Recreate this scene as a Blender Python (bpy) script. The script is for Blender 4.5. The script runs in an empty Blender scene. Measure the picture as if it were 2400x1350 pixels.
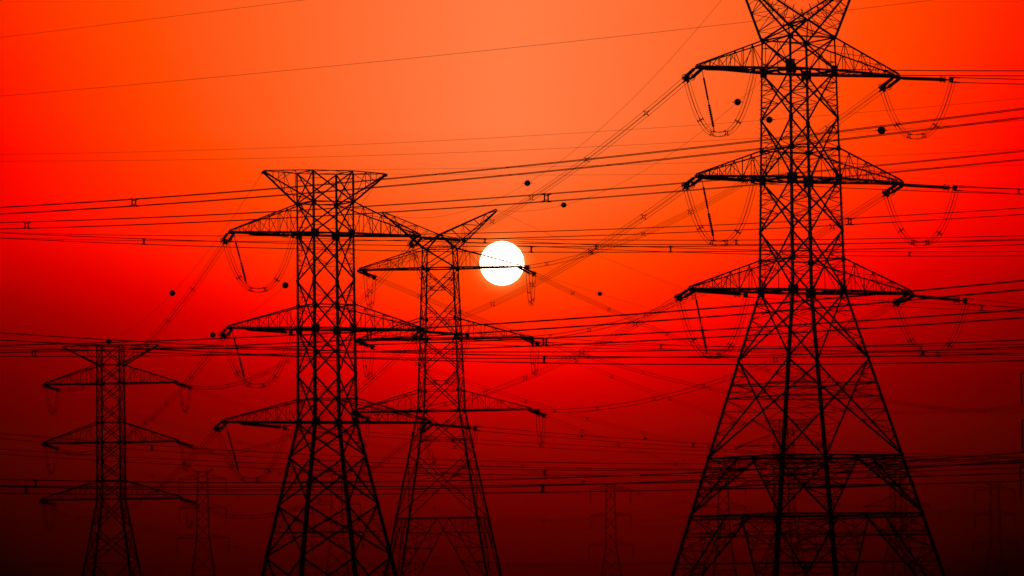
import bpy, math, random
from mathutils import Vector, Matrix

random.seed(4)
scene = bpy.context.scene
COL = scene.collection

# ------------------------------------------------------------------ materials
def steel(name, base, rough=0.6, metal=0.35, spread=0.35):
    m = bpy.data.materials.new(name); m.use_nodes = True
    nt = m.node_tree; b = nt.nodes['Principled BSDF']
    co = nt.nodes.new('ShaderNodeTexCoord'); no = nt.nodes.new('ShaderNodeTexNoise')
    no.inputs['Scale'].default_value = 0.7; no.inputs['Detail'].default_value = 4
    ra = nt.nodes.new('ShaderNodeValToRGB')
    ra.color_ramp.elements[0].color = [c * (1 - spread) for c in base] + [1]
    ra.color_ramp.elements[1].color = [c * (1 + spread) for c in base] + [1]
    nt.links.new(co.outputs['Object'], no.inputs['Vector'])
    nt.links.new(no.outputs['Fac'], ra.inputs['Fac'])
    nt.links.new(ra.outputs['Color'], b.inputs['Base Color'])
    b.inputs['Roughness'].default_value = rough
    b.inputs['Metallic'].default_value = metal
    return m

STEEL = steel('weathered_galvanised_steel', (0.13, 0.125, 0.12))
WIRE = steel('aged_aluminium_wire', (0.14, 0.14, 0.14), 0.55, 0.5)
GLAZE = steel('brown_glazed_porcelain', (0.055, 0.035, 0.025), 0.3, 0.0)
BALL = steel('dusty_marker_paint', (0.10, 0.03, 0.02), 0.6, 0.0)
PLATE = steel('painted_plate', (0.06, 0.05, 0.05), 0.5, 0.0)

# ------------------------------------------------------------------ mesh tools
class MB:
    def __init__(self):
        self.v = []; self.f = []
    def quad_prism(self, p, q, a, b):
        """prism from p to q with half axes a and b"""
        n = len(self.v)
        for c in (p, q):
            for s, t in ((-1, -1), (1, -1), (1, 1), (-1, 1)):
                self.v.append(c + a * s + b * t)
        self.f += [(n+3, n+2, n+1, n), (n+4, n+5, n+6, n+7)]
        for i in range(4):
            j = (i + 1) % 4
            self.f.append((n+i, n+j, n+4+j, n+4+i))
    def bar(self, p, q, w, h=None, ref=None):
        p = Vector(p); q = Vector(q); d = q - p
        if d.length < 1e-4: return
        d.normalize()
        r = Vector(ref) if ref is not None else Vector((0, 0, 1))
        if abs(d.dot(r.normalized())) > 0.97: r = Vector((0.8, 0.6, 0))
        a = d.cross(r).normalized(); b = d.cross(a).normalized()
        self.quad_prism(p, q, a * (w / 2), b * ((h or w) / 2))
    def tube(self, pts, r, n=5):
        base = len(self.v); pts = [Vector(p) for p in pts]
        for i, p in enumerate(pts):
            d = (pts[min(i+1, len(pts)-1)] - pts[max(i-1, 0)]).normalized()
            ref = Vector((0, 0, 1)) if abs(d.z) < 0.95 else Vector((1, 0, 0))
            a = d.cross(ref).normalized(); b = d.cross(a).normalized()
            for k in range(n):
                t = 2 * math.pi * k / n
                self.v.append(p + a * (r * math.cos(t)) + b * (r * math.sin(t)))
        for i in range(len(pts) - 1):
            for k in range(n):
                l = (k + 1) % n
                self.f.append((base+i*n+k, base+i*n+l, base+(i+1)*n+l, base+(i+1)*n+k))
        self.f.append(tuple(base + k for k in reversed(range(n))))
        self.f.append(tuple(base + (len(pts)-1)*n + k for k in range(n)))
    def lathe(self, prof, n=8):
        """profile of (x, r) turned round the x axis"""
        base = len(self.v)
        for x, r in prof:
            for k in range(n):
                t = 2 * math.pi * k / n
                self.v.append(Vector((x, r * math.cos(t), r * math.sin(t))))
        for i in range(len(prof) - 1):
            for k in range(n):
                l = (k + 1) % n
                self.f.append((base+i*n+k, base+i*n+l, base+(i+1)*n+l, base+(i+1)*n+k))
        self.f.append(tuple(base + k for k in reversed(range(n))))
        self.f.append(tuple(base + (len(prof)-1)*n + k for k in range(n)))
    def ring(self, c, axis, R, r, n=14, m=5):
        axis = Vector(axis).normalized()
        ref = Vector((0, 0, 1)) if abs(axis.z) < 0.9 else Vector((1, 0, 0))
        a = axis.cross(ref).normalized(); b = axis.cross(a).normalized()
        base = len(self.v)
        for i in range(n):
            t = 2*math.pi*i/n; o = a*math.cos(t) + b*math.sin(t)
            for k in range(m):
                s = 2*math.pi*k/m
                self.v.append(Vector(c) + o*(R + r*math.cos(s)) + axis*(r*math.sin(s)))
        for i in range(n):
            for k in range(m):
                i2 = (i+1) % n; k2 = (k+1) % m
                self.f.append((base+i*m+k, base+i2*m+k, base+i2*m+k2, base+i*m+k2))
    def mesh(self, name, mat):
        me = bpy.data.meshes.new(name)
        me.from_pydata([tuple(v) for v in self.v], [], self.f); me.update()
        me.materials.append(mat)
        return me
    def build(self, name, mat, parent=None):
        return place(self.mesh(name, mat), name, parent)

def place(me, name, parent=None, mat4=None):
    o = bpy.data.objects.new(name, me); COL.objects.link(o)
    if parent is not None: o.parent = parent
    if mat4 is not None: o.matrix_local = mat4
    return o

def empty(name, loc, rz=0.0):
    o = bpy.data.objects.new(name, None); COL.objects.link(o)
    o.location = loc; o.rotation_euler = (0, 0, rz)
    o.empty_display_size = 2
    return o

def tag(o, label, cat, group=None, kind=None):
    o['label'] = label; o['category'] = cat
    if group: o['group'] = group
    if kind: o['kind'] = kind
    return o

def frame_along(origin, d):
    """matrix whose x axis runs along d, y horizontal"""
    d = Vector(d).normalized()
    y = Vector((0, 0, 1)).cross(d)
    y = y.normalized() if y.length > 1e-3 else Vector((0, 1, 0))
    z = d.cross(y).normalized()
    m = Matrix((d, y, z)).transposed().to_4x4()
    m.translation = Vector(origin)
    return m

# shared small meshes ---------------------------------------------------------
def string_mesh(length, discs, R, r, mat, n=8):
    m = MB(); prof = [(0.0, 0.05), (0.35, 0.05)]
    L = length - 0.8; st = L / discs
    for i in range(discs):
        x = 0.35 + i * st
        prof += [(x, r), (x + st * 0.35, R), (x + st * 0.62, R * 0.93), (x + st * 0.7, r)]
    prof += [(length - 0.45, 0.05), (length, 0.05)]
    m.lathe(prof, n)
    return m.mesh('insulator_string', mat)

def spacer_mesh(h, w=0.05):
    """square frame with four clamp arms in the plane across the line"""
    m = MB(); k = h * 0.6
    P = [Vector((0, -k, -k)), Vector((0, k, -k)), Vector((0, k, k)), Vector((0, -k, k))]
    for i in range(4):
        m.bar(P[i], P[(i+1) % 4], w, w * 1.5, (1, 0, 0))
        o = P[i] * (h / k)
        m.bar(P[i] * 0.98, o, w * 1.2, w * 1.2, (1, 0, 0))
        m.bar(o - Vector((0.16, 0, 0)), o + Vector((0.16, 0, 0)), w * 1.6, w * 1.6)
    return m.mesh('spacer', WIRE)

HB = 0.225
SPACER = spacer_mesh(HB, 0.05)
STR_LEN = 5.4
STRING_NEAR = string_mesh(STR_LEN, 24, 0.165, 0.09, GLAZE)
STRING_FAR = string_mesh(STR_LEN, 14, 0.16, 0.09, GLAZE, 6)

# ------------------------------------------------------------------ lattice tower
class Lattice:
    def __init__(self, root, prof, leg_top, leg_bot, detail):
        self.root = root; self.prof = prof; self.lt = leg_top; self.lb = leg_bot; self.detail = detail
        self.ztop = prof[-1][0]; self.heavy = 0.25
    def w(self, z):
        p = self.prof
        for (z0, a), (z1, b) in zip(p, p[1:]):
            if z <= z1: return a + (b - a) * (z - z0) / (z1 - z0)
        return p[-1][1]
    CS = ((-1, -1), (1, -1), (1, 1), (-1, 1))
    def pt(self, k, z):
        sx, sy = self.CS[k % 4]; w = self.w(z)
        return Vector((sx * w, sy * w, z))
    def legsize(self, z):
        return self.lb + (self.lt - self.lb) * min(1, max(0, z / self.ztop)) ** 0.8

def build_legs(T, nodes, plates):
    zs = sorted(set([z for z, _ in T.prof] + [T.prof[0][0] + 0.0]))
    for k in range(4):
        m = MB(); sx, sy = T.CS[k]
        cuts = sorted(set(zs + [z for z in nodes if zs[0] < z < zs[-1]]))
        for z0, z1 in zip(cuts, cuts[1:]):
            p, q = T.pt(k, z0), T.pt(k, z1)
            a = T.legsize((z0 + z1) / 2); t = max(0.025, a * 0.14)
            # the two flanges of the angle section, butted
            o1 = Vector((-sx * a / 2, -sy * t / 2, 0)); o2 = Vector((-sx * t / 2, -sy * (t + (a - t) / 2), 0))
            m.quad_prism(p + o1, q + o1, Vector((a / 2, 0, 0)), Vector((0, t / 2, 0)))
            m.quad_prism(p + o2, q + o2, Vector((t / 2, 0, 0)), Vector((0, (a - t) / 2, 0)))
        for z, g in plates:
            p = T.pt(k, z)
            ox = Vector((-sx * g * 0.42, sy * 0.02, 0)); oy = Vector((sx * 0.02, -sy * g * 0.42, 0))
            up = Vector((0, 0, g * 0.6))
            m.quad_prism(p + ox - up, p + ox + up, Vector((g * 0.5, 0, 0)), Vector((0, 0.015, 0)))
            m.quad_prism(p + oy - up, p + oy + up, Vector((0.015, 0, 0)), Vector((0, g * 0.5, 0)))
        if T.detail >= 2 and k in (1, 3):        # step bolts up two of the legs
            z = 3.0
            while z < T.ztop - 3:
                p = T.pt(k, z); d = Vector((sx, 0, 0)) if int(z / 0.45) % 2 else Vector((0, sy, 0))
                m.bar(p, p + d * 0.17, 0.035); z += 0.45
        m.build('leg', STEEL, T.root)

def redundants(m, leg, dia, zs, w, out):
    """thin secondary members between a leg line and a diagonal; leg(z), dia(z) give points"""
    prev = None
    for i, z in enumerate(zs):
        a, b = leg(z) + out, dia(z) + out
        m.bar(a, b, w * 1.1)
        if prev is not None:
            m.bar(prev[1 if i % 2 else 0], (a if i % 2 else b), w)
        prev = (a, b)
    return prev

def face_panels(T, k, panels, wd, wr, name='face_bracing'):
    m = MB()
    n = Vector(((0, -1, 0), (1, 0, 0), (0, 1, 0), (-1, 0, 0))[k])
    for z0, z1, typ, nr in panels:
        a0, b0, a1, b1 = T.pt(k, z0), T.pt(k+1, z0), T.pt(k, z1), T.pt(k+1, z1)
        w0, w1 = T.w(z0), T.w(z1)
        thick = wd * (1.0 + T.heavy * (1 - z0 / T.ztop))
        inn = -n * 0.05; inn2 = -n * (0.05 + thick * 0.75)
        if typ == 'X':
            m.bar(a0 + inn, b1 + inn, thick, thick * 0.6, n)
            m.bar(b0 + inn2, a1 + inn2, thick, thick * 0.6, n)
            t = w0 / (w0 + w1); zc = z0 + (z1 - z0) * t
            X = a0 + (b1 - a0) * t + inn
            g = thick * 1.0
            m.quad_prism(X - n*0.02 - Vector((0, 0, g)), X - n*0.02 + Vector((0, 0, g)), n.cross(Vector((0, 0, 1))) * g, n * 0.012)
            if nr:
                for side in (0, 1):
                    kk = k + side
                    lo, hi = (a0, b1) if side == 0 else (b0, a1)
                    lo2, hi2 = (b0, a1) if side == 0 else (a0, b1)
                    leg = lambda z, kk=kk: T.pt(kk, z)
                    d_lo = lambda z, lo=lo, hi=hi: lo + (hi - lo) * ((z - z0) / (z1 - z0))
                    d_hi = lambda z, lo=lo2, hi=hi2: lo + (hi - lo) * ((z - z0) / (z1 - z0))
                    zs_lo = [z0 + (zc - z0) * (i + 1) / (nr + 1) for i in range(nr)]
                    zs_hi = [zc + (z1 - zc) * (i + 1) / (nr + 1) for i in range(nr)]
                    redundants(m, leg, d_lo, zs_lo, wr, inn)
                    redundants(m, leg, d_hi, zs_hi, wr, inn2)
                    if nr >= 2:
                        m.bar(leg(zc) + inn, d_lo(zs_lo[-1]) + inn, wr)
                        m.bar(leg(zc) + inn, d_hi(zs_hi[0]) + inn2, wr)
        elif typ in 'VH':
            mid = (a1 + b1) / 2
            off = 0.0 if typ == 'V' else 0.16
            ma = mid + (a1 - mid) * off; mb = mid + (b1 - mid) * off
            m.bar(ma + inn, a0 + inn, thick, thick * 0.7, n)
            m.bar(mb + inn, b0 + inn, thick, thick * 0.7, n)
            for kk, M_, Z_ in ((k, ma, a0), (k + 1, mb, b0)):
                leg = lambda z, kk=kk: T.pt(kk, z)
                dia = lambda z, M_=M_, Z_=Z_: Z_ + (M_ - Z_) * ((z - z0) / (z1 - z0))
                zs = [z1 - (z1 - z0) * (i + 1) / (nr + 1) for i in range(nr)]
                redundants(m, leg, dia, zs, wr * 1.5, inn)
                top = T.pt(kk, z1)
                m.bar(top + inn, dia(zs[0]) + inn, wr * 1.2)
                # hangers between the chord above and the brace
                for f in (0.3, 0.55):
                    c = top + (M_ - top) * f
                    zz = z1 - (z1 - z0) * (1 - f) * 0.92
                    m.bar(c + inn, dia(z1 - (z1 - z0) * 0.33) + inn, wr)
                m.bar(top + (M_ - top) * 0.5 + inn, leg(zs[0]) + inn, wr)
    return m.build(name, STEEL, T.root)

def cross_frame(T, z, wd, inner=True, double=False):
    m = MB(); P = [T.pt(k, z) for k in range(4)]
    mids = [(P[k] + P[(k+1) % 4]) / 2 for k in range(4)]
    for k in range(4):
        n = Vector(((0, -1, 0), (1, 0, 0), (0, 1, 0), (-1, 0, 0))[k]) * 0.03
        m.bar(P[k] - n, P[(k+1) % 4] - n, wd, wd, (0, 0, 1))
        if double:
            d = Vector((0, 0, wd * 2.2))
            m.bar(P[k] - n - d, P[(k+1) % 4] - n - d, wd * 0.7)
        if inner:
            m.bar(mids[k], mids[(k+1) % 4], wd * 0.6)
    return m.build('cross_frame', STEEL, T.root)

def crossarm(T, s, zb, zt, L, N, cw, wr, kind='arm', tipw=0.35):
    """lattice arm; s = +1 / -1 picks the end of the arm axis"""
    m = MB(); wb, wt = T.w(zb), T.w(zt)
    spikes = kind == 'horn'
    tb = [Vector((s*L, y*tipw, zb if kind == 'arm' else zt)) for y in (-1, 1)]
    if kind == 'arm':
        rb = [Vector((s*wb, y*wb, zb)) for y in (-1, 1)]
        rt = [Vector((s*wt, y*wt, zt)) for y in (-1, 1)]
        tt = [p + Vector((0, 0, 0.22)) for p in tb]
    elif kind == 'ear':      # flat top chord, lower chord slanting up
        rb = [Vector((s*wb, y*wb, zb)) for y in (-1, 1)]
        rt = [Vector((s*wt, y*wt, zt)) for y in (-1, 1)]
        tt = [p.copy() for p in tb]; tb = [p - Vector((0, 0, 0.2)) for p in tb]
    c2 = cw * 0.58
    for i in (0, 1):
        m.bar(rb[i], tb[i], cw, cw, (0, 0, 1)); m.bar(rt[i], tt[i], c2, c2, (0, 0, 1))
    f = lambda p, q, t: p + (q - p) * t
    ts = [1 - (1 - i / N) ** 1.12 for i in range(N + 1)]
    for i in range(N):
        t, t2 = ts[i], ts[i+1]
        for j in (0, 1):
            o = Vector((0, (-1, 1)[j] * 0.02, 0))
            m.bar(f(rb[j], tb[j], t2) + o, f(rt[j], tt[j], t2) + o, wr)
            if i % 2: m.bar(f(rt[j], tt[j], t) + o, f(rb[j], tb[j], t2) + o, wr)
            else:     m.bar(f(rb[j], tb[j], t) + o, f(rt[j], tt[j], t2) + o, wr)
        j = i % 2
        m.bar(f(rb[j], tb[j], t), f(rb[1-j], tb[1-j], t2), wr * 1.2)
        m.bar(f(rb[0], tb[0], t2), f(rb[1], tb[1], t2), wr)
        if i % 2 == 0: m.bar(f(rt[0], tt[0], ts[min(i+2, N)]), f(rt[1], tt[1], t), wr)
    m.bar(Vector((s*L, -0.5, tb[0].z)), Vector((s*L, 0.5, tb[0].z)), 0.2, 0.28)
    if kind == 'arm':       # tip plate
        m.quad_prism(Vector((s*(L-0.5), 0, zb - 0.12)), Vector((s*(L+0.25), 0, zb - 0.12)), Vector((0, 0.34, 0)), Vector((0, 0, 0.06)))
    return m.build('crossarm' if kind == 'arm' else 'earth_wire_arm', STEEL, T.root)

def horn(T, s, zr, zv, yv, L, zh, N, cw, wr, spikes):
    """raking earth wire peak that rises outward from a saddle in the middle of the body top"""
    m = MB(); w = T.w(zr)
    ro = [Vector((s*w, y*w, zr)) for y in (-1, 1)]
    ri = [Vector((s*0.04, y*yv, zv)) for y in (-1, 1)]
    to = [Vector((s*L, y*0.15, zh)) for y in (-1, 1)]
    ti = [p + Vector((-s*0.1, 0, 0.2)) for p in to]
    f = lambda p, q, t: p + (q - p) * t
    for j in (0, 1):
        m.bar(ro[j], to[j], cw); m.bar(ri[j], ti[j], cw * 0.9)
        m.bar(ro[j], ri[j], cw)
        # the saddle back down to the other corners of the body
        m.bar(ri[j], Vector((s*w, -(-1, 1)[j]*w, zr)), cw * 0.6)
    m.bar(ri[0], ri[1], cw * 0.8)
    for i in range(N):
        t, t2 = i / N, (i + 1) / N
        for j in (0, 1):
            m.bar(f(ro[j], to[j], t2), f(ri[j], ti[j], t2), wr)
            if i % 2: m.bar(f(ro[j], to[j], t), f(ri[j], ti[j], t2), wr)
            else: m.bar(f(ri[j], ti[j], t), f(ro[j], to[j], t2), wr)
        m.bar(f(ro[i % 2], to[i % 2], t), f(ro[1 - i % 2], to[1 - i % 2], t2), wr)
        m.bar(f(ri[i % 2], ti[i % 2], t), f(ri[1 - i % 2], ti[1 - i % 2], t2), wr)
    m.build('earth_wire_peak', STEEL, T.root)
    if spikes:
        for j in (0, 1):
            q = MB(); q.bar(f(ri[j], ti[j], 0.08) + Vector((0, 0, 0.22)), f(ri[j], ti[j], 0.9) + Vector((0, 0, 0.22)), 0.03)
            for i in range(7):
                p = f(ri[j], ti[j], 0.1 + 0.125 * i)
                q.bar(p, p + Vector((-s * 0.22, 0, 0.52)), 0.06)
            q.build('bird_guard', STEEL, T.root)

# ------------------------------------------------------------------ tower types
SPEC = {
 'giant': dict(   # horned, three crossarms, splayed base with inverted-V panels
    prof=[(0, 10.61), (32.18, 2.95), (42.65, 2.75), (52.79, 2.57), (55.84, 2.50)],
    arms=[(52.79, 55.84, 10.95), (42.65, 45.45, 11.15), (32.18, 35.14, 12.1)],
    panels=[(0, 11.37, 'H', 6), (11.37, 16.77, 'H', 5), (16.77, 25.8, 'X', 4), (25.8, 32.18, 'X', 3), (32.18, 37.81, 'X', 3),
            (37.81, 42.65, 'X', 3), (42.65, 48.3, 'X', 3), (48.3, 52.79, 'X', 3), (52.79, 55.84, 'X', 1)],
    frames=[6.9, 9.4, 11.37, 14.0, 16.77, 22.3, 23.5], heavy=(11.37, 16.77), horn=(55.84, 57.5, 1.7, 6.4, 61.3)),
 'flat': dict(    # flat top with two ears
    prof=[(0, 6.98), (23.24, 2.58), (33.51, 2.49), (43.95, 2.43), (50.8, 2.42)],
    arms=[(43.95, 47.4, 11.2), (33.51, 36.1, 11.5), (23.24, 25.8, 12.3)],
    panels=[(0, 8.56, 'X', 3), (8.56, 14.16, 'X', 2), (14.16, 19.49, 'X', 2), (19.49, 23.24, 'X', 2), (23.24, 28.49, 'X', 2),
            (28.49, 33.51, 'X', 2), (33.51, 38.87, 'X', 2), (38.87, 43.95, 'X', 2), (43.95, 47.4, 'X', 1), (47.4, 50.8, 'X', 1)],
    gain=0.6, frames=[11.2, 16.7, 50.8, 47.4], heavy=(), ear=(47.4, 50.8, 7.2)),
 'horned': dict(
    prof=[(0, 8.75), (30.42, 3.11), (40.82, 2.73), (51.0, 2.37), (53.91, 2.29)],
    arms=[(51.0, 53.91, 11.8), (40.82, 43.72, 12.2), (30.42, 33.37, 13.0)],
    panels=[(0, 14.99, 'V', 6), (14.99, 24.14, 'X', 3), (24.14, 30.42, 'X', 2), (30.42, 36.26, 'X', 2), (36.26, 40.82, 'X', 2),
            (40.82, 46.43, 'X', 2), (46.43, 51.0, 'X', 2), (51.0, 53.91, 'X', 1)],
    frames=[14.99, 26.2, 53.91], heavy=(14.99,), horn=(53.91, 55.9, 0.7, 8.4, 59.2)),
 'slim': dict(
    prof=[(0, 5.82), (21.41, 2.27), (31.52, 2.23), (42.02, 2.17), (48.85, 2.13)],
    arms=[(42.02, 45.37, 12.1), (31.52, 35.09, 12.3), (21.41, 24.75, 12.8)],
    panels=[(0, 10.03, 'X', 2), (10.03, 16.09, 'X', 2), (16.09, 21.41, 'X', 2), (21.41, 24.75, 'X', 1), (24.75, 28.1, 'X', 1),
            (28.1, 31.52, 'X', 1), (31.52, 35.09, 'X', 1), (35.09, 38.52, 'X', 1), (38.52, 42.02, 'X', 1), (42.02, 45.37, 'X', 1), (45.37, 48.85, 'X', 1)],
    frames=[10.03, 21.41, 45.37, 48.85], heavy=(), ear=(45.37, 48.85, 8.65)),
}
TOWERS = {}

def pylon(key, name, label, spec, x, y, deg, cw, wr, legs, detail, group):
    root = tag(empty(name, (x, y, 0), math.radians(deg)), label, 'pylon', group)
    S = SPEC[spec]
    T = Lattice(root, S['prof'], legs[0], legs[1], detail)
    T.heavy = S.get('gain', 0.25)
    nodes = [p[0] for p in S['panels']]
    plates = []
    for p in S['panels'][1:]:
        plates.append((p[0], legs[0] * 2.0 if p[0] < 30 else legs[0] * 1.8))
    for zb, zt, L in S['arms']:
        plates += [(zb, 0.72 if detail >= 2 else 0.5), (zt, 0.4)]
    build_legs(T, nodes, plates)
    pan = S['panels']
    if detail == 0: pan = [(a, b, t, min(n, 1)) for a, b, t, n in pan]
    for k in range(4): face_panels(T, k, pan, cw * 0.78, wr)
    for z in S['frames']:
        cross_frame(T, z, cw * (0.85 if z in S['heavy'] else 0.5), z in S['heavy'] or spec != 'giant' or z > 22, z in S['heavy'] and detail >= 2)
    if spec == 'giant':         # hip bracing across the corners of the splayed foot
        for z0, z1 in ((0, 11.37), (11.37, 16.77)):
            m = MB()
            for k in range(4):
                a0, b0, a1, b1 = T.pt(k-1, z0), T.pt(k, z0), T.pt(k-1, z1), T.pt(k, z1)
                c1 = T.pt(k+1, z1)
                mA = (a1 + b1) / 2 + (b1 - a1) * 0.08; mB = (b1 + c1) / 2 + (b1 - c1) * 0.08
                dA = lambda t: b0 + (mA - b0) * t
                dB = lambda t: b0 + (mB - b0) * t
                prev = None
                for t in (0.28, 0.52, 0.76, 0.97):
                    m.bar(dA(t), dB(t), 0.07)
                    leg = T.pt(k, z0 + (z1 - z0) * min(1, t + 0.12))
                    m.bar((dA(t) + dB(t)) / 2, leg, 0.06)
                    if prev: m.bar(prev, dB(t), 0.06); m.bar(prev, leg, 0.05)
                    prev = dA(t)
                m.bar(mA, dB(0.52), 0.07); m.bar(mB, dA(0.52), 0.07)
            m.build('hip_bracing', STEEL, root)
    N = (8 if detail >= 2 else 6) if detail else 4
    for zb, zt, L in S['arms']:
        cross_frame(T, zb, cw * 1.1, True); cross_frame(T, zt, cw * 0.7, False)
        for s in (-1, 1): crossarm(T, s, zb, zt, L, N, cw * (1.4 if detail == 1 else 1.15), wr)
    if 'horn' in S:
        zr, zv, yv, L, zh = S['horn']
        for s in (-1, 1): horn(T, s, zr, zv, yv, L, zh, 7 if detail >= 2 else 5, cw, wr, detail >= 2)
    else:
        zb, zt, L = S['ear']
        for s in (-1, 1): crossarm(T, s, zb, zt, L, 3, cw * 0.9, wr, 'ear', 0.15)
    a = math.radians(deg); ax = Vector((math.cos(a), math.sin(a), 0))
    base = Vector((x, y, 0)); t = {}
    for i, (zb, zt, L) in enumerate(S['arms']):
        for s in (-1, 1): t[i, s] = base + ax * (s * L) + Vector((0, 0, zb - 0.15))
    for s in (-1, 1):
        if 'horn' in S: t['top', s] = base + ax * (s * S['horn'][3]) + Vector((0, 0, S['horn'][4]))
        else: t['top', s] = base + ax * (s * S['ear'][2]) + Vector((0, 0, S['ear'][1]))
    TOWERS[key] = dict(root=root, tip=t, ax=ax, detail=detail, ends={}, T=T)
    return root

PG = 'lattice pylons of the power lines'
pylon('A', 'pylon', 'tallest double-circuit lattice pylon whose horns rise out of view', 'giant', 27.08, 450, 29, 0.175, 0.05, (0.16, 0.42), 2, PG)
pylon('B', 'pylon', 'black flat-topped lattice pylon with two pointed ears, standing clear and whole', 'flat', -20.46, 530, 24.8, 0.175, 0.05, (0.18, 0.52), 2, PG)
pylon('E', 'pylon', 'lattice pylon with V-shaped horns whose upper crossarm cuts across the sun', 'horned', -10.35, 696, -7.8, 0.15, 0.055, (0.18, 0.34), 1, PG)
pylon('C', 'pylon', 'slim dark flat-topped pylon seen nearly face-on, low at the picture edge', 'slim', -71.8, 861, -7.6, 0.205, 0.075, (0.25, 0.42), 1, PG)
pylon('F', 'pylon', 'faint hazy pylon seen through the legs of the tallest pylon', 'slim', 72.6, 1300, 20, 0.13, 0.055, (0.19, 0.28), 0, PG)
pylon('J', 'pylon', 'barely visible pylon in haze beside the tallest pylon\'s lower leg', 'slim', 134.8, 1700, 20, 0.13, 0.055, (0.19, 0.28), 0, PG)

# sign plate on the tallest pylon
m = MB()
wA = SPEC['giant']['prof'][3][1]
m.quad_prism(Vector((-wA - 0.06, -wA - 0.12, 52.7)), Vector((-wA - 0.06, -wA - 0.12, 53.65)), Vector((0.5, 0, 0)), Vector((0, 0.03, 0)))
m.build('sign_plate', PLATE, TOWERS['A']['root'])

# suspension pylons far off in the haze
SUSPENSION_STR = {}
def suspension(key, label, x, y, deg, arms, ztop, peak, slen, w, group, cw=0.125, wr=0.055):
    root = tag(empty('suspension_pylon', (x, y, 0), math.radians(deg)), label, 'pylon', group)
    zl = arms[-1][0]
    T = Lattice(root, [(0, w * 3.0), (zl, w * 1.25), (arms[0][0], w), (ztop, w * 0.95)], 0.15, 0.24, 0)
    pan = [(0, zl * 0.45, 'V', 3), (zl * 0.45, zl * 0.75, 'X', 1), (zl * 0.75, zl, 'X', 1)]
    zz = [zl] + [a[0] for a in reversed(arms[:-1])] + [ztop]
    for a, b in zip(zz, zz[1:]):
        n = 2 if b - a > 5 else 1
        for i in range(n): pan.append((a + (b-a)*i/n, a + (b-a)*(i+1)/n, 'X', 1))
    build_legs(T, [p[0] for p in pan], [])
    for k in range(4): face_panels(T, k, pan, cw * 0.8, wr)
    for z in (zl * 0.45, zl): cross_frame(T, z, cw)
    t = {}; a = math.radians(deg); ax = Vector((math.cos(a), math.sin(a), 0)); base = Vector((x, y, 0))
    me = SUSPENSION_STR.get(slen) or SUSPENSION_STR.setdefault(slen, string_mesh(slen, 14, 0.17, 0.11, GLAZE, 6))
    for i, (z, L) in enumerate(arms):
        for s in (-1, 1):
            crossarm(T, s, z, z + 1.7, L, 4, cw, wr, 'arm', 0.25)
            for q in (-1, 1):
                place(me, 'insulator_string', root, frame_along((s * L, q * 0.25, z - 0.15), (0, 0, -1)))
            t[i, s] = base + ax * (s * L) + Vector((0, 0, z - 0.15 - slen))
    for s in (-1, 1):
        horn(T, s, ztop, ztop + 0.4, w * 0.5, peak[0], peak[1], 3, cw * 0.8, wr, False)
        t['top', s] = base + ax * (s * peak[0]) + Vector((0, 0, peak[1]))
    TOWERS[key] = dict(root=root, tip=t, ax=ax, detail=0, ends={}, T=T)

SG = 'small suspension pylons fading into the haze'
suspension('G', 'suspension pylon at the picture edge with only its hanging insulators showing', 121.8, 1080, 5, [(51.2, 8.2), (40.7, 8.2), (30.4, 8.8)], 53.5, (6.0, 56.5), 7.0, 1.7, SG)
ARM_S = [(41.8, 7.7), (32.2, 7.7), (22.2, 8.5)]
suspension('S1', 'faint suspension pylon with small V horns between the slim and flat-topped pylons', -103.2, 1600, 0, ARM_S, 43.8, (3.6, 44.9), 5.2, 1.75, SG)
suspension('S2', 'faint suspension pylon seen through the flat-topped pylon\'s legs', -60.7, 1650, 3, [(43.4, 8.1), (33.6, 8.1), (24.0, 8.6)], 45.4, (3.6, 46.5), 5.2, 1.75, SG)
suspension('S3', 'lone faint suspension pylon in the open haze between sun pylon and tallest pylon', 37.7, 1900, 2, [(42.6, 7.9), (32.3, 7.9), (20.8, 8.8)], 44.3, (3.4, 45.3), 5.2, 1.75, SG)
suspension('S4', 'ghostly suspension pylon in the darkest haze beyond the tallest pylon', 188.7, 1900, 4, [(40.6, 7.9), (31.0, 7.9), (19.6, 8.8)], 42.3, (3.4, 43.3), 5.2, 1.75, SG)
suspension('S5', 'faint suspension pylon crossing the tallest pylon\'s outer leg line', 73.5, 1700, 2, [(41.8, 7.8), (32.1, 7.8), (22.4, 8.6)], 43.8, (3.4, 44.9), 5.2, 1.75, SG)

# ------------------------------------------------------------------ lines
def sag_point(p, q, sag, t):
    v = p + (q - p) * t
    return v - Vector((0, 0, 4 * sag * t * (1 - t)))

def sag_tangent(p, q, sag, t):
    return ((q - p) - Vector((0, 0, 4 * sag * (1 - 2 * t)))).normalized()

def bundle(label, group, p, q, sag, t0, t1, spacers, r, n=4, seg=48, h=HB, sp=SPACER):
    """power line of n parallel wires along a sagging span, with its spacers"""
    root = tag(empty('power_line', sag_point(p, q, sag, t0)), label, 'power line', group)
    o0 = Vector(root.location); side = Vector((0, 0, 1)).cross(q - p).normalized()
    offs = {4: ((-1, -1), (1, -1), (1, 1), (-1, 1)), 2: ((0, -1), (0, 1))}[n]
    for a, b in offs:
        m = MB()
        pts = [sag_point(p, q, sag, t0 + (t1 - t0) * i / seg) - o0 + side * (a * h) + Vector((0, 0, b * h)) for i in range(seg + 1)]
        m.tube(pts, r, 5); m.build('conductor', WIRE, root)
    for t in spacers:
        place(sp, 'spacer', root, frame_along(sag_point(p, q, sag, t) - o0, sag_tangent(p, q, sag, t)))
    return root

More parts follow.
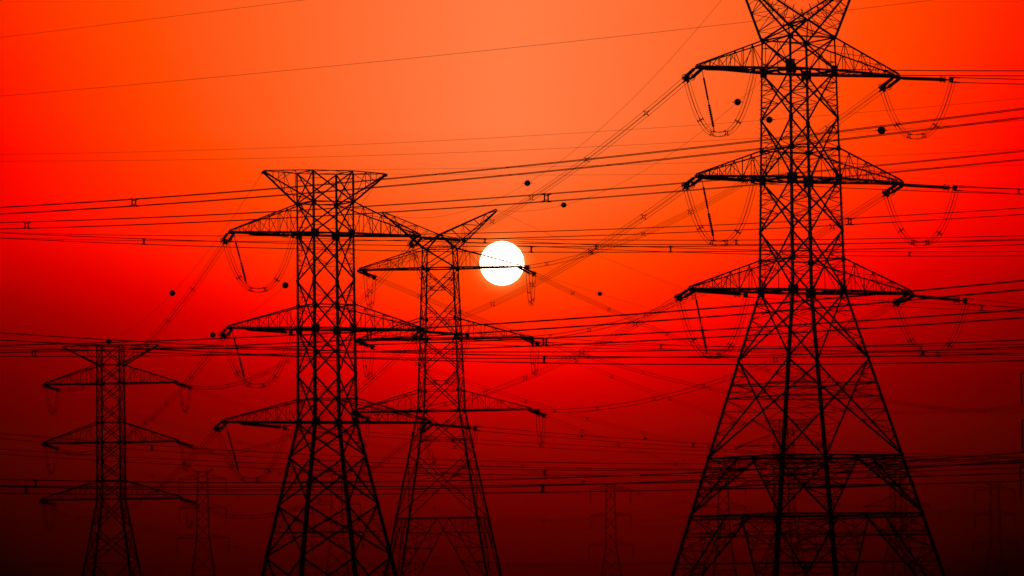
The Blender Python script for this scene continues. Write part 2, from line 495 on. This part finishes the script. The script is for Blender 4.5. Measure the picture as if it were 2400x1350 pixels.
def tension_string(tw, i, s, other, sag, inset=0.0):
    """pair of strings from an arm tip out along a span; returns the parameter where the wires begin"""
    p = tw['tip'][i, s] - tw['ax'] * (s * inset); inv = tw['root'].matrix_basis.inverted()
    L = (other - p).length; t = (STR_LEN + 0.25) / L
    e = sag_point(p, other, sag, t); d = e - p
    M = frame_along(p, d)
    me = STRING_NEAR if tw['detail'] >= 2 else STRING_FAR
    for k in (-1, 1):
        MM = M.copy(); MM.translation = p + (M.to_3x3() @ Vector((0.1, k * 0.36, 0)))
        st = place(me, 'insulator_string', tw['root'], inv @ MM)
        if tw['detail']:
            g = MB(); g.ring((STR_LEN - 0.55, 0, 0), (1, 0, 0), 0.27, 0.035)
            g.build('grading_ring', WIRE, st)
    y = MB()      # yoke plate and the four clamps
    y.quad_prism(Vector((STR_LEN - 0.05, 0, 0)), Vector((STR_LEN + 0.35, 0, 0)), Vector((0, 0.42, 0)), Vector((0, 0, 0.05)))
    y.quad_prism(Vector((STR_LEN + 0.35, 0, 0)), Vector((STR_LEN + 0.55, 0, 0)), Vector((0, 0.24, 0)), Vector((0, 0, 0.26)))
    if tw['detail']:
        for a in (-1, 1):
            for b in (-1, 1): y.bar(Vector((STR_LEN + 0.5, a*HB, b*HB)), Vector((STR_LEN + 1.25, a*HB, b*HB)), 0.09)
    y.build('yoke_plate', WIRE, tw['root']).matrix_local = inv @ M
    tw['ends'].setdefault((i, s), []).append((p + d.normalized() * (STR_LEN + 0.6), d.normalized()))
    return t

def jumpers(key, n, dip, r, pilot_side=None, spac=True):
    tw = TOWERS[key]; inv = tw['root'].matrix_basis.inverted()
    for (i, s), ends in tw['ends'].items():
        if len(ends) < 2: continue
        (P, d0), (Q, d1) = ends[:2]
        side = Vector((0, 0, 1)).cross(Q - P).normalized()
        dp = dip + (0.55 if pilot_side == s else 0.0)
        f = lambda t: P + (Q - P) * t - Vector((0, 0, dp * (1 - abs(2*t - 1) ** 2.5)))
        offs = ((-1, -1), (1, -1), (1, 1), (-1, 1)) if n == 4 else ((-1, 0), (1, 0))
        N = 26
        for a, b in offs:
            m = MB(); pts = []
            for k in range(N + 1):
                t = k / N; c = f(t)
                tan = (f(min(1, t + .01)) - f(max(0, t - .01))).normalized()
                up = side.cross(tan).normalized()
                pts.append(inv @ (c + side * (a * 0.2) + up * (b * 0.2)))
            m.tube(pts, r, 5); m.build('jumper_wire', WIRE, tw['root'])
        if spac:
            for t in (0.2, 0.37, 0.58, 0.75):
                tan = f(t + .01) - f(t - .01)
                M = frame_along(f(t), tan) @ Matrix.Scale(0.85, 4)
                place(SPACER, 'jumper_spacer', tw['root'], inv @ M)
        if pilot_side == s:
            top = tw['tip'][i, s] - tw['ax'] * (s * 0.35); bot = f(0.31 if key == 'B' else 0.40) + Vector((0, 0, 0.3))
            L = (bot - top).length
            m = MB(); prof = [(0, .03), (.9, .03)]; L2 = L - 1.3; nd = 22
            for k in range(nd):
                x = 0.9 + L2 * k / nd; g = 0.05 if nd // 2 - 1 <= k <= nd // 2 else (0.10 if k < nd // 2 else 0.14)
                prof += [(x, 0.065 if g > .06 else .05), (x + L2/nd*0.4, g), (x + L2/nd*0.6, g)]
            prof += [(L - .35, .05), (L, .05)]
            m.lathe(prof, 7)
            place(m.mesh('pilot_insulator', GLAZE), 'pilot_insulator', tw['root'], inv @ frame_along(top, bot - top))

LV = ('upper', 'middle', 'lower')
def span(a, b, i, s, sag, spacers, r, label, group, n=4):
    ta, tb = TOWERS[a], TOWERS[b]; p, q = ta['tip'][i, s], tb['tip'][i, s]
    t0 = tension_string(ta, i, s, q, sag)
    t1 = 1.0
    if b != 'G': t1 = 1 - tension_string(tb, i, s, p, sag)
    return bundle(label, group, p, q, sag, t0, t1, spacers, r, n)

G1 = 'power lines from the tallest pylon back to the sun pylon'
SPC = {(0,-1): [.105,.24,.385,.5,.63,.76,.88], (0,1): [.129,.265,.447,.578,.74,.9], (1,-1): [.109,.229,.379,.494,.64,.77,.89],
       (1,1): [.127,.27,.446,.581,.761,.9], (2,-1): [.112,.234,.381,.499,.63,.76,.89], (2,1): [.13,.267,.442,.578,.758,.908]}
PIL = {-1: 'arm that carries pilot insulator', 1: 'arm lacking pilot insulator'}
for i in range(3):
    for s in (-1, 1):
        span('A', 'E', i, s, (3.5, 3.25, 3.25)[i], SPC[i, s], 0.02,
             'four-wire line from tallest pylon\'s %s %s back to sun pylon' % (LV[i], PIL[s]), G1)
G2 = 'power lines from the flat-topped pylon back to the slim pylon'
for i in range(3):
    for s in (-1, 1):
        span('B', 'C', i, s, 6.25, [.136,.237,.335,.43,.52,.61,.703,.8,.9], 0.021,
             'four-wire line from flat-topped pylon\'s %s %s down to the slim pylon' % (LV[i], PIL[s]), G2)
SUNSIDE = {-1: 'arm behind the flat-topped pylon', 1: 'arm on the sun side'}
G3 = 'power lines running away from the sun pylon into haze'
for i in range(3):
    for s in (-1, 1):
        span('E', 'G', i, s, 8.5, [.06,.104,.18,.254,.326,.42,.52,.62,.733,.845,.93], 0.022,
             'faint line from the sun pylon\'s %s %s sinking into haze' % (LV[i], SUNSIDE[s]), G3, 4 if i == 0 else 2)
G4 = 'power lines running away from the slim pylon into haze'
OUTER = {-1: 'outer arm', 1: 'arm facing the flat-topped pylon'}
for i in range(3):
    for s in (-1, 1):
        span('C', 'F', i, s, 12, [.109,.205,.3,.369,.46,.54,.626,.7,.783,.88], 0.022,
             'faint line from the slim pylon\'s %s %s drooping into haze' % (LV[i], OUTER[s]), G4, 2)

def outgoing(key, i, s, ang, dz, sag, r, label, group, tend, spacers):
    tw = TOWERS[key]; inset = 2.0 if key == 'B' and s < 0 else 0.0
    p = tw['tip'][i, s] - tw['ax'] * (s * inset); a = math.radians(ang)
    q = p + Vector((300 * math.cos(a), 300 * math.sin(a), dz))
    t0 = tension_string(tw, i, s, q, sag, inset)
    bundle(label, group, p, q, sag, t0, tend, spacers, r)
G5 = 'power lines leaving the tallest pylon toward the viewer'
for i, s, dz, sag, spz in ((0,-1,11,10,[.215,.4]), (0,1,10,10,[.2,.38]), (1,-1,11,11,[.11,.215,.4]), (1,1,-1,8,[.09,.2]), (2,-1,11,11,[.1,.22]), (2,1,-8,8,[.08,.2])):
    outgoing('A', i, s, -33, dz, sag, 0.02, 'line leaving tallest pylon\'s %s %s, away from the sun' % (LV[i], PIL[s]), G5, 0.6, spz)
G6 = 'power lines leaving the flat-topped pylon past the sun'
for i, s, dz, sag, spz in ((0,-1,4,7,[.1,.2,.33,.44]), (0,1,11,10.5,[.075,.2,.31]), (1,-1,11,10,[.12,.27,.4]), (1,1,9,10,[.1,.26]), (2,-1,5,9,[.09,.255,.4]), (2,1,7,10,[.11,.26,.37])):
    outgoing('B', i, s, -30, dz, sag, 0.022, 'line leaving flat-topped pylon\'s %s %s and heading past the sun' % (LV[i], PIL[s]), G6, 0.7, spz)

jumpers('A', 4, 5.0, 0.02, -1)
jumpers('B', 4, 5.1, 0.022, -1)
jumpers('E', 4, 4.8, 0.017, None, True)
jumpers('C', 4, 4.6, 0.022, None, True)

# lines of other routes crossing the view nearer than, or among, the pylons
G7 = 'sagging power lines crossing the whole view'
FREE = [
 ('uppermost crossing line, climbing steadily above the flat-topped pylon\'s arms to the big marker ball', (-95.69, 415.0, 37.83), (86.55, 157.0, 30.32), 4.81, 0.021, [.39, .72]),
 ('second crossing line from the top, with a spacer just over the sun', (-99.3, 425.0, 39.06), (90.27, 170.0, 28.93), 5.43, 0.018, [.345, .535]),
 ('crossing line dipping to skim the upper edge of the sun disc', (-127.87, 424.0, 45.01), (126.06, 373.0, 36.7), 7.99, 0.016, [.382, .51, .555]),
 ('crossing line starting beside the sun-skimming one and rising above it past the sun', (-126.38, 510.0, 49.58), (117.35, 255.0, 33.14), 8.55, 0.015, [.62]),
 ('crossing line rising from the slim pylon\'s flat top to the tallest pylon\'s lower arm', (-89.53, 357.0, 24.8), (83.47, 186.0, 24.0), 4.95, 0.022, [.47]),
 ('crossing line just over the slim pylon\'s flat top, rising gently to the giant\'s waist', (-100.68, 412.0, 28.89), (93.03, 196.0, 22.7), 5.58, 0.026, [.347, .53]),
 ('crossing line that descends over the slim pylon\'s top and runs level under the sun', (-99.41, 336.0, 31.17), (97.49, 282.0, 22.13), 7.06, 0.027, [.515]),
 ('crossing line sagging lightly between the two others level with the middle crossarms', (-111.09, 410.0, 33.72), (106.2, 272.0, 24.14), 7.57, 0.026, [.3, .68]),
 ('crossing line entering over the slim pylon\'s middle arms and drooping under the lower crossarms', (-132.76, 450.0, 33.68), (130.09, 375.0, 22.12), 12.43, 0.024, [.385, .62]),
 ('crossing line with a spacer under the sun pylon, level with the tallest pylon\'s first ring', (-132.76, 450.0, 29.8), (130.09, 375.0, 21.28), 10.76, 0.025, [.515]),
 ('thick low crossing line that rises toward the tallest pylon\'s lower rings', (-94.52, 310.0, 17.81), (93.46, 280.0, 19.75), 7.47, 0.028, [.345, .67]),
 ('lowest crossing line, running almost level over the pylons\' splayed legs', (-93.46, 320.0, 14.56), (91.33, 260.0, 13.36), 3.11, 0.026, [.342, .515]),
]
for lab, p, q, sag, r, spz in FREE:
    bundle(lab, G7, Vector(p), Vector(q), sag, 0.2, 0.82, spz, r, 4, 60)

FAR = [
 ('faint distant line lying low in the haze between the slim and flat-topped pylons', (-330, 1500, 40), (150, 1760, 30), 9, .30, .56),
 ('faint distant line low in the haze under the sun, behind the V-horned pylon', (-180, 1500, 30), (330, 1700, 34), 8, .20, .62),
 ('faintest distant line, lowest in the haze, crossing the pylons\' feet', (-300, 1650, 19), (320, 1500, 17), 6, .2, .85),
]
for lab, p, q, sag, t0, t1 in FAR:
    bundle(lab, 'far lines low in the haze', Vector(p), Vector(q), sag, t0, t1, [t0 + (t1 - t0) * k / 6 for k in range(1, 6)], 0.03, 2, 40)

def earth_wire(label, p, q, sag, r, t0=0.0, t1=1.0, group='thin earth wires'):
    p = Vector(p); q = Vector(q); o0 = sag_point(p, q, sag, t0)
    m = MB(); m.tube([sag_point(p, q, sag, t0 + (t1 - t0) * i / 50) - o0 for i in range(51)], r, 5)
    o = m.build('earth_wire', WIRE); o.location = o0
    tag(o, label, 'earth wire', group)
    return lambda t: sag_point(p, q, sag, t)

BALLME = None
def ball(at, r, label, wire_dir=(1, 0, 0)):
    m = MB(); prof = []
    for k in range(13):
        a = math.pi * k / 12; x = -math.cos(a) * r; y = max(0.03, math.sin(a) * r)
        prof.append((x, y))
    prof = [(-r - 0.22, 0.03), (-r - 0.02, 0.035)] + prof + [(r + 0.02, 0.035), (r + 0.22, 0.03)]
    m.lathe(prof, 20)
    # clamp band where the two half shells meet
    m.ring((0, 0, 0), (0, 0, 1), r + 0.005, 0.02, 24)
    o = m.build('marker_ball', BALL); o.matrix_basis = frame_along(at, wire_dir)
    for pl in o.data.polygons: pl.use_smooth = True
    return tag(o, label, 'marker ball', 'round warning balls on the earth wires')

tip = lambda k, s: TOWERS[k]['tip']['top', s]
w = earth_wire('thin wire from tallest pylon\'s near horn down to sun pylon\'s outer horn', tip('A', -1), tip('E', -1), 7.75, 0.014)
ball(w(.486), 0.36, 'dark ball above the sun, higher of the two between sun and tallest pylon')
w = earth_wire('thin wire from tallest pylon\'s hidden horn to the sun-side horn', tip('A', 1), tip('E', 1), 6.25, 0.014)
ball(w(.243), 0.37, 'small dark ball inside the tallest pylon\'s upper hanging jumper loop')
ball(w(.742), 0.36, 'dark ball above the sun, lower of the two near the sloping four-wire line')
w = earth_wire('thin wire from flat-topped pylon\'s outer ear down to the slim pylon', tip('B', -1), tip('C', -1), 6.25, 0.015)
ball(w(.341), 0.40, 'dark ball alone in the open red sky above the slim pylon', (-.2, .9, 0))
ball(w(.677), 0.45, 'dark ball resting just above the slim pylon\'s flat top', (-.2, .9, 0))
w = earth_wire('thin wire from flat-topped pylon\'s sun-side ear down to the slim pylon', tip('B', 1), tip('C', 1), 5.5, 0.015)
ball(w(.328), 0.43, 'dark ball touching the shaft side of the flat-topped pylon under its upper arm', (-.2, .9, 0))
ball(w(.662), 0.44, 'dark ball by the flat-topped pylon\'s middle arm tip', (-.2, .9, 0))
w = earth_wire('thin wire from the sun pylon\'s outer horn sinking into haze', tip('E', -1), tip('G', -1), 7.75, 0.013)
ball(w(.246), 0.36, 'small ball in the red sky below and beyond the sun')
ball(w(.764), 0.36, 'tiny ball just beyond the tallest pylon, under its hanging lower jumper')
earth_wire('thin wire from the sun pylon\'s sun-side horn sinking into haze', tip('E', 1), tip('G', 1), 7.75, 0.013)
w = earth_wire('faint wire from the slim pylon\'s outer ear into haze', tip('C', -1), tip('F', -1), 9.25, 0.014)
ball(w(.667), 0.4, 'tiny faint ball on the haze lines, nearer the sun pylon')
w = earth_wire('faint wire from the slim pylon\'s inner ear into haze', tip('C', 1), tip('F', 1), 10.0, 0.014)
ball(w(.657), 0.4, 'tiny faint ball on the haze lines, nearer the tallest pylon')
def out_wire(label, p, dz, sag):
    a = math.radians(-30); q = p + Vector((300*math.cos(a), 300*math.sin(a), dz))
    earth_wire(label, p, q, sag, 0.012, 0, 0.7)
out_wire('fine wire leaving the flat-topped pylon\'s outer ear above the sun', tip('B', -1), 5, 5)
out_wire('fine wire leaving the flat-topped pylon\'s sun-side ear almost level', tip('B', 1), 10, 7.5)
earth_wire('topmost thin wire slanting up through the sky corner', (-109.39, 370, 40.63), (107.26, 310, 58.58), 1.41, 0.011, .2, .8)
earth_wire('long thin wire slanting up behind the tallest pylon\'s horns', (-109.39, 370, 39.63), (107.26, 310, 53.05), 3.41, 0.012, .2, .8)
def at_px_t(p, q, x_over_y):      # where a crossing wire passes a given bearing
    p = Vector(p); q = Vector(q)
    return (x_over_y * p.y - p.x) / ((q.x - p.x) - x_over_y * (q.y - p.y))
p, q = (-152.94, 560, 60.1), (146.56, 380, 55.74)
w = earth_wire('thin wire carrying the ball inside the tallest pylon\'s shaft', p, q, 9.2, 0.012, .2, .82)
ball(w(at_px_t(p, q, 0.0539)), 0.32, 'large dark ball inside the tallest pylon\'s shaft')
p, q = (-146.56, 540, 58.1), (140.18, 360, 49.47)
w = earth_wire('thin wire carrying the largest ball beside the tallest pylon', p, q, 8.16, 0.012, .2, .82)
ball(w(at_px_t(p, q, 0.0772)), 0.36, 'largest dark ball, hanging in open sky beside the tallest pylon\'s shaft')

# ------------------------------------------------------------------ ground
gm = bpy.data.materials.new('dry_ground'); gm.use_nodes = True
nt = gm.node_tree; b = nt.nodes['Principled BSDF']; b.inputs['Roughness'].default_value = 0.95
no = nt.nodes.new('ShaderNodeTexNoise'); no.inputs['Scale'].default_value = 0.02; no.inputs['Detail'].default_value = 8
ra = nt.nodes.new('ShaderNodeValToRGB')
ra.color_ramp.elements[0].color = (0.12, 0.09, 0.06, 1); ra.color_ramp.elements[1].color = (0.26, 0.2, 0.14, 1)
co = nt.nodes.new('ShaderNodeTexCoord')
nt.links.new(co.outputs['Object'], no.inputs['Vector']); nt.links.new(no.outputs['Fac'], ra.inputs['Fac']); nt.links.new(ra.outputs['Color'], b.inputs['Base Color'])
me = bpy.data.meshes.new('ground'); N = 40; vs = []; fs = []
for j in range(N + 1):
    for i in range(N + 1):
        x = -1800 + 3600 * i / N; y = -300 + 2540 * j / N
        vs.append((x, y, -0.12 + 0.12 * math.sin(x * 0.013) * math.sin(y * 0.011)))
for j in range(N):
    for i in range(N):
        k = j * (N + 1) + i; fs.append((k, k + 1, k + N + 2, k + N + 1))
me.from_pydata(vs, [], fs); me.update(); me.materials.append(gm)
g = place(me, 'ground'); g['kind'] = 'structure'; g['label'] = 'dry open ground under the pylons'

# ------------------------------------------------------------------ haze
HAZE_DENSITY = 2.5e-4; HAZE_FAR = 2250; HAZE_TOP = 81.5; HAZE_GLOW = 0.02   # seen glow of a full depth of this air
hm = bpy.data.materials.new('dusty_air'); hm.use_nodes = True
nt = hm.node_tree; nt.nodes.clear()
out = nt.nodes.new('ShaderNodeOutputMaterial'); pv = nt.nodes.new('ShaderNodeVolumePrincipled')
pv.inputs['Color'].default_value = (0.92, 0.66, 0.55, 1); pv.inputs['Density'].default_value = HAZE_DENSITY
pv.inputs['Anisotropy'].default_value = 0.0
nt.links.new(pv.outputs['Volume'], out.inputs['Volume'])
m = MB()
m.quad_prism(Vector((0, -310, 40)), Vector((0, HAZE_FAR, 40)), Vector((0, 0, 41.5)), Vector((1810, 0, 0)))
h = m.build('haze', hm); h['kind'] = 'stuff'; h['label'] = 'dusty red evening haze filling the air'

# ------------------------------------------------------------------ sky and sun
SUN = Vector((-0.00201431, 0.99776054, 0.06685695)).normalized()
EL = math.asin(SUN.z); AZ = math.atan2(SUN.x, SUN.y)
world = bpy.data.worlds.new('World'); scene.world = world; world.use_nodes = True
nt = world.node_tree; nt.nodes.clear()
def N_(t): return nt.nodes.new(t)
def mth(op, a, b=None, clamp=False):
    n = N_('ShaderNodeMath'); n.operation = op; n.use_clamp = clamp
    for i, v in enumerate((a, b)):
        if v is None: continue
        if isinstance(v, (int, float)): n.inputs[i].default_value = v
        else: nt.links.new(v, n.inputs[i])
    return n.outputs[0]
tc = N_('ShaderNodeTexCoord'); sep = N_('ShaderNodeSeparateXYZ')
nrm = N_('ShaderNodeVectorMath'); nrm.operation = 'NORMALIZE'
nt.links.new(tc.outputs['Generated'], nrm.inputs[0]); nt.links.new(nrm.outputs[0], sep.inputs[0])
dx, dy, dz = sep.outputs
az = mth('SUBTRACT', mth('ARCTAN2', dx, dy), AZ + 0.002)
el = mth('ARCSINE', dz)
# glow narrows away from the sun's bearing: dusty air dims the sky to the sides
def lin(c): return tuple(((v/255)/12.92 if v/255 <= .04045 else ((v/255+.055)/1.055)**2.4) for v in c)
e1 = mth('MINIMUM', mth('MULTIPLY', el, 11320 / 1700), 1080 / 1700)      # scaled elevation
sr = N_('ShaderNodeValToRGB'); nt.links.new(mth('MULTIPLY', el, 11320 / 1700), sr.inputs['Fac'])
SIDE = [(0, -150), (39, -118), (209, 5), (384, 148), (544, 275), (669, 380), (804, 488), (930, 535), (1089, 575), (1389, 640), (1690, 660)]
while len(sr.color_ramp.elements) < len(SIDE): sr.color_ramp.elements.new(0.5)
for e, (x, y) in zip(sr.color_ramp.elements, SIDE):
    e.position = x / 1700; v = (y + 200) / 1700; e.color = (v, v, v, 1)
pw = mth('SUBTRACT', 2.0, mth('MULTIPLY', 1.15, mth('DIVIDE', el, 800 / 11320, True)))
w = mth('MINIMUM', mth('POWER', mth('DIVIDE', mth('SUBTRACT', mth('SQRT', mth('ADD', mth('MULTIPLY', az, az), 0.012 ** 2)), 0.012), 0.089), pw), 4.0)
mid = mth('ADD', e1, 200 / 1700)
s = mth('ADD', mid, mth('MULTIPLY', w, mth('SUBTRACT', sr.outputs['Color'], mid)))
dust = N_('ShaderNodeTexNoise'); dust.inputs['Scale'].default_value = 14; dust.inputs['Detail'].default_value = 3
sq = N_('ShaderNodeVectorMath'); sq.operation = 'MULTIPLY'; nt.links.new(nrm.outputs[0], sq.inputs[0]); sq.inputs[1].default_value = (1, 1, 3.5)
nt.links.new(sq.outputs[0], dust.inputs['Vector'])
s = mth('ADD', s, mth('MULTIPLY', mth('SUBTRACT', dust.outputs['Fac'], 0.5), 40 / 1700))
ramp = N_('ShaderNodeValToRGB'); nt.links.new(s, ramp.inputs['Fac'])
STOPS = [(-200, (10, 0, 0)), (-118, (26, 0, 0)), (5, (55, 0, 0)), (35, (62, 0, 0)), (130, (84, 0, 0)), (215, (106, 0, 0)), (300, (133, 0, 0)), (380, (167, 0, 0)), (473, (220, 0, 0)), (535, (254, 8, 0)),
         (575, (255, 25, 0)), (613, (255, 38, 0)), (673, (255, 57, 0)), (733, (255, 72, 3)), (875, (255, 99, 37)), (1080, (255, 123, 67))]
cr = ramp.color_ramp; cr.interpolation = 'LINEAR'
while len(cr.elements) < len(STOPS): cr.elements.new(0.5)
for e, (p_, c) in zip(cr.elements, STOPS):
    e.position = (p_ + 200) / 1700; e.color = lin(c) + (1,)
# the sky shines in through the dusty air: allow for what the air takes and adds along the way
path = mth('MINIMUM', mth('DIVIDE', HAZE_TOP - 5, mth('TANGENT', mth('MAXIMUM', el, 0.001))), HAZE_FAR)
trans = mth('EXPONENT', mth('MULTIPLY', path, -HAZE_DENSITY))
glow = N_('ShaderNodeVectorMath'); glow.operation = 'SCALE'; glow.inputs[0].default_value = (HAZE_GLOW, HAZE_GLOW * 0.01, 0)
nt.links.new(mth('SUBTRACT', 1.0, trans), glow.inputs['Scale'])
sub = N_('ShaderNodeVectorMath'); sub.operation = 'SUBTRACT'
nt.links.new(ramp.outputs['Color'], sub.inputs[0]); nt.links.new(glow.outputs[0], sub.inputs[1])
pos = N_('ShaderNodeVectorMath'); pos.operation = 'MAXIMUM'; nt.links.new(sub.outputs[0], pos.inputs[0]); pos.inputs[1].default_value = (0, 0, 0)
thru = N_('ShaderNodeVectorMath'); thru.operation = 'SCALE'; nt.links.new(pos.outputs[0], thru.inputs[0])
nt.links.new(mth('DIVIDE', 1.0, trans), thru.inputs['Scale'])
# high overhead the dusk sky turns dim
top = mth('SUBTRACT', 1.0, mth('DIVIDE', mth('SUBTRACT', el, 0.125), 0.09), True)
top = mth('ADD', mth('MULTIPLY', top, 0.97), 0.03)
SKYK = 1.0
colm = N_('ShaderNodeVectorMath'); colm.operation = 'SCALE'
nt.links.new(thru.outputs[0], colm.inputs[0]); nt.links.new(mth('MULTIPLY', top, SKYK), colm.inputs['Scale'])
# faint physical sky, reddened by the dust
sky = N_('ShaderNodeTexSky'); sky.sky_type = 'NISHITA'; sky.sun_disc = False
sky.sun_elevation = EL; sky.sun_rotation = AZ
sk = N_('ShaderNodeVectorMath'); sk.operation = 'MULTIPLY'; nt.links.new(sky.outputs['Color'], sk.inputs[0])
sk.inputs[1].default_value = (0.00002, 0.0000006, 0.0000002)
add = N_('ShaderNodeVectorMath'); add.operation = 'ADD'
nt.links.new(colm.outputs[0], add.inputs[0]); nt.links.new(sk.outputs[0], add.inputs[1])
# the sun's disc
dot = N_('ShaderNodeVectorMath'); dot.operation = 'DOT_PRODUCT'
nt.links.new(nrm.outputs[0], dot.inputs[0]); dot.inputs[1].default_value = SUN
ang = mth('ARCCOSINE', mth('MINIMUM', dot.outputs['Value'], 1.0))
mr = N_('ShaderNodeMapRange'); mr.interpolation_type = 'SMOOTHSTEP'
nt.links.new(ang, mr.inputs['Value'])
RS = 51.6 / 11320
mr.inputs['From Min'].default_value = RS * 0.985; mr.inputs['From Max'].default_value = RS * 1.015
mr.inputs['To Min'].default_value = 1.0; mr.inputs['To Max'].default_value = 0.0
disc = N_('ShaderNodeVectorMath'); disc.operation = 'SCALE'; disc.inputs[0].default_value = (7, 6, 4.5)
nt.links.new(mr.outputs['Result'], disc.inputs['Scale'])
add2 = N_('ShaderNodeVectorMath'); add2.operation = 'ADD'
nt.links.new(add.outputs[0], add2.inputs[0]); nt.links.new(disc.outputs[0], add2.inputs[1])
# narrow aureole where dust scatters light beside the disc
au = N_('ShaderNodeVectorMath'); au.operation = 'SCALE'; au.inputs[0].default_value = (0.5, 0.24, 0.045)
nt.links.new(mth('EXPONENT', mth('DIVIDE', mth('MAXIMUM', mth('SUBTRACT', ang, RS), 0.0), -RS * 0.2)), au.inputs['Scale'])
add3 = N_('ShaderNodeVectorMath'); add3.operation = 'ADD'
nt.links.new(add2.outputs[0], add3.inputs[0]); nt.links.new(au.outputs[0], add3.inputs[1]); add2 = add3
bg = N_('ShaderNodeBackground'); wo = N_('ShaderNodeOutputWorld')
nt.links.new(add2.outputs[0], bg.inputs['Color']); bg.inputs['Strength'].default_value = 1.0
nt.links.new(bg.outputs[0], wo.inputs['Surface'])

lamp = bpy.data.lights.new('sun', 'SUN'); lamp.energy = 0.15; lamp.angle = math.radians(0.53); lamp.color = (1.0, 0.06, 0.01)
lo = bpy.data.objects.new('sun', lamp); COL.objects.link(lo)
lo.rotation_euler = (-SUN).to_track_quat('-Z', 'Y').to_euler(); lo.location = (0, 0, 200)

# ------------------------------------------------------------------ camera
cam = bpy.data.cameras.new('camera'); co_ = bpy.data.objects.new('camera', cam); COL.objects.link(co_)
cam.sensor_width = 36; cam.lens = 36 * 11320 / 2400; cam.clip_start = 1; cam.clip_end = 20000
P = math.atan(700 / 11320); R = 0.012
fw = Vector((0, math.cos(P), math.sin(P))); U = Vector((0, -math.sin(P), math.cos(P))); X = Vector((1, 0, 0))
rt = X * math.cos(R) - U * math.sin(R); up = X * math.sin(R) + U * math.cos(R)
M = Matrix((rt, up, -fw)).transposed().to_4x4(); M.translation = Vector((0, 0, 5))
co_.matrix_world = M
scene.camera = co_

scene.render.resolution_x = 1024; scene.render.resolution_y = 576
scene.view_settings.view_transform = 'Standard'; scene.view_settings.look = 'None'
scene.view_settings.exposure = 0; scene.view_settings.gamma = 1
c = scene.cycles
c.max_bounces = 3; c.diffuse_bounces = 2; c.glossy_bounces = 2; c.volume_bounces = 0; c.transparent_max_bounces = 8
c.use_denoising = True
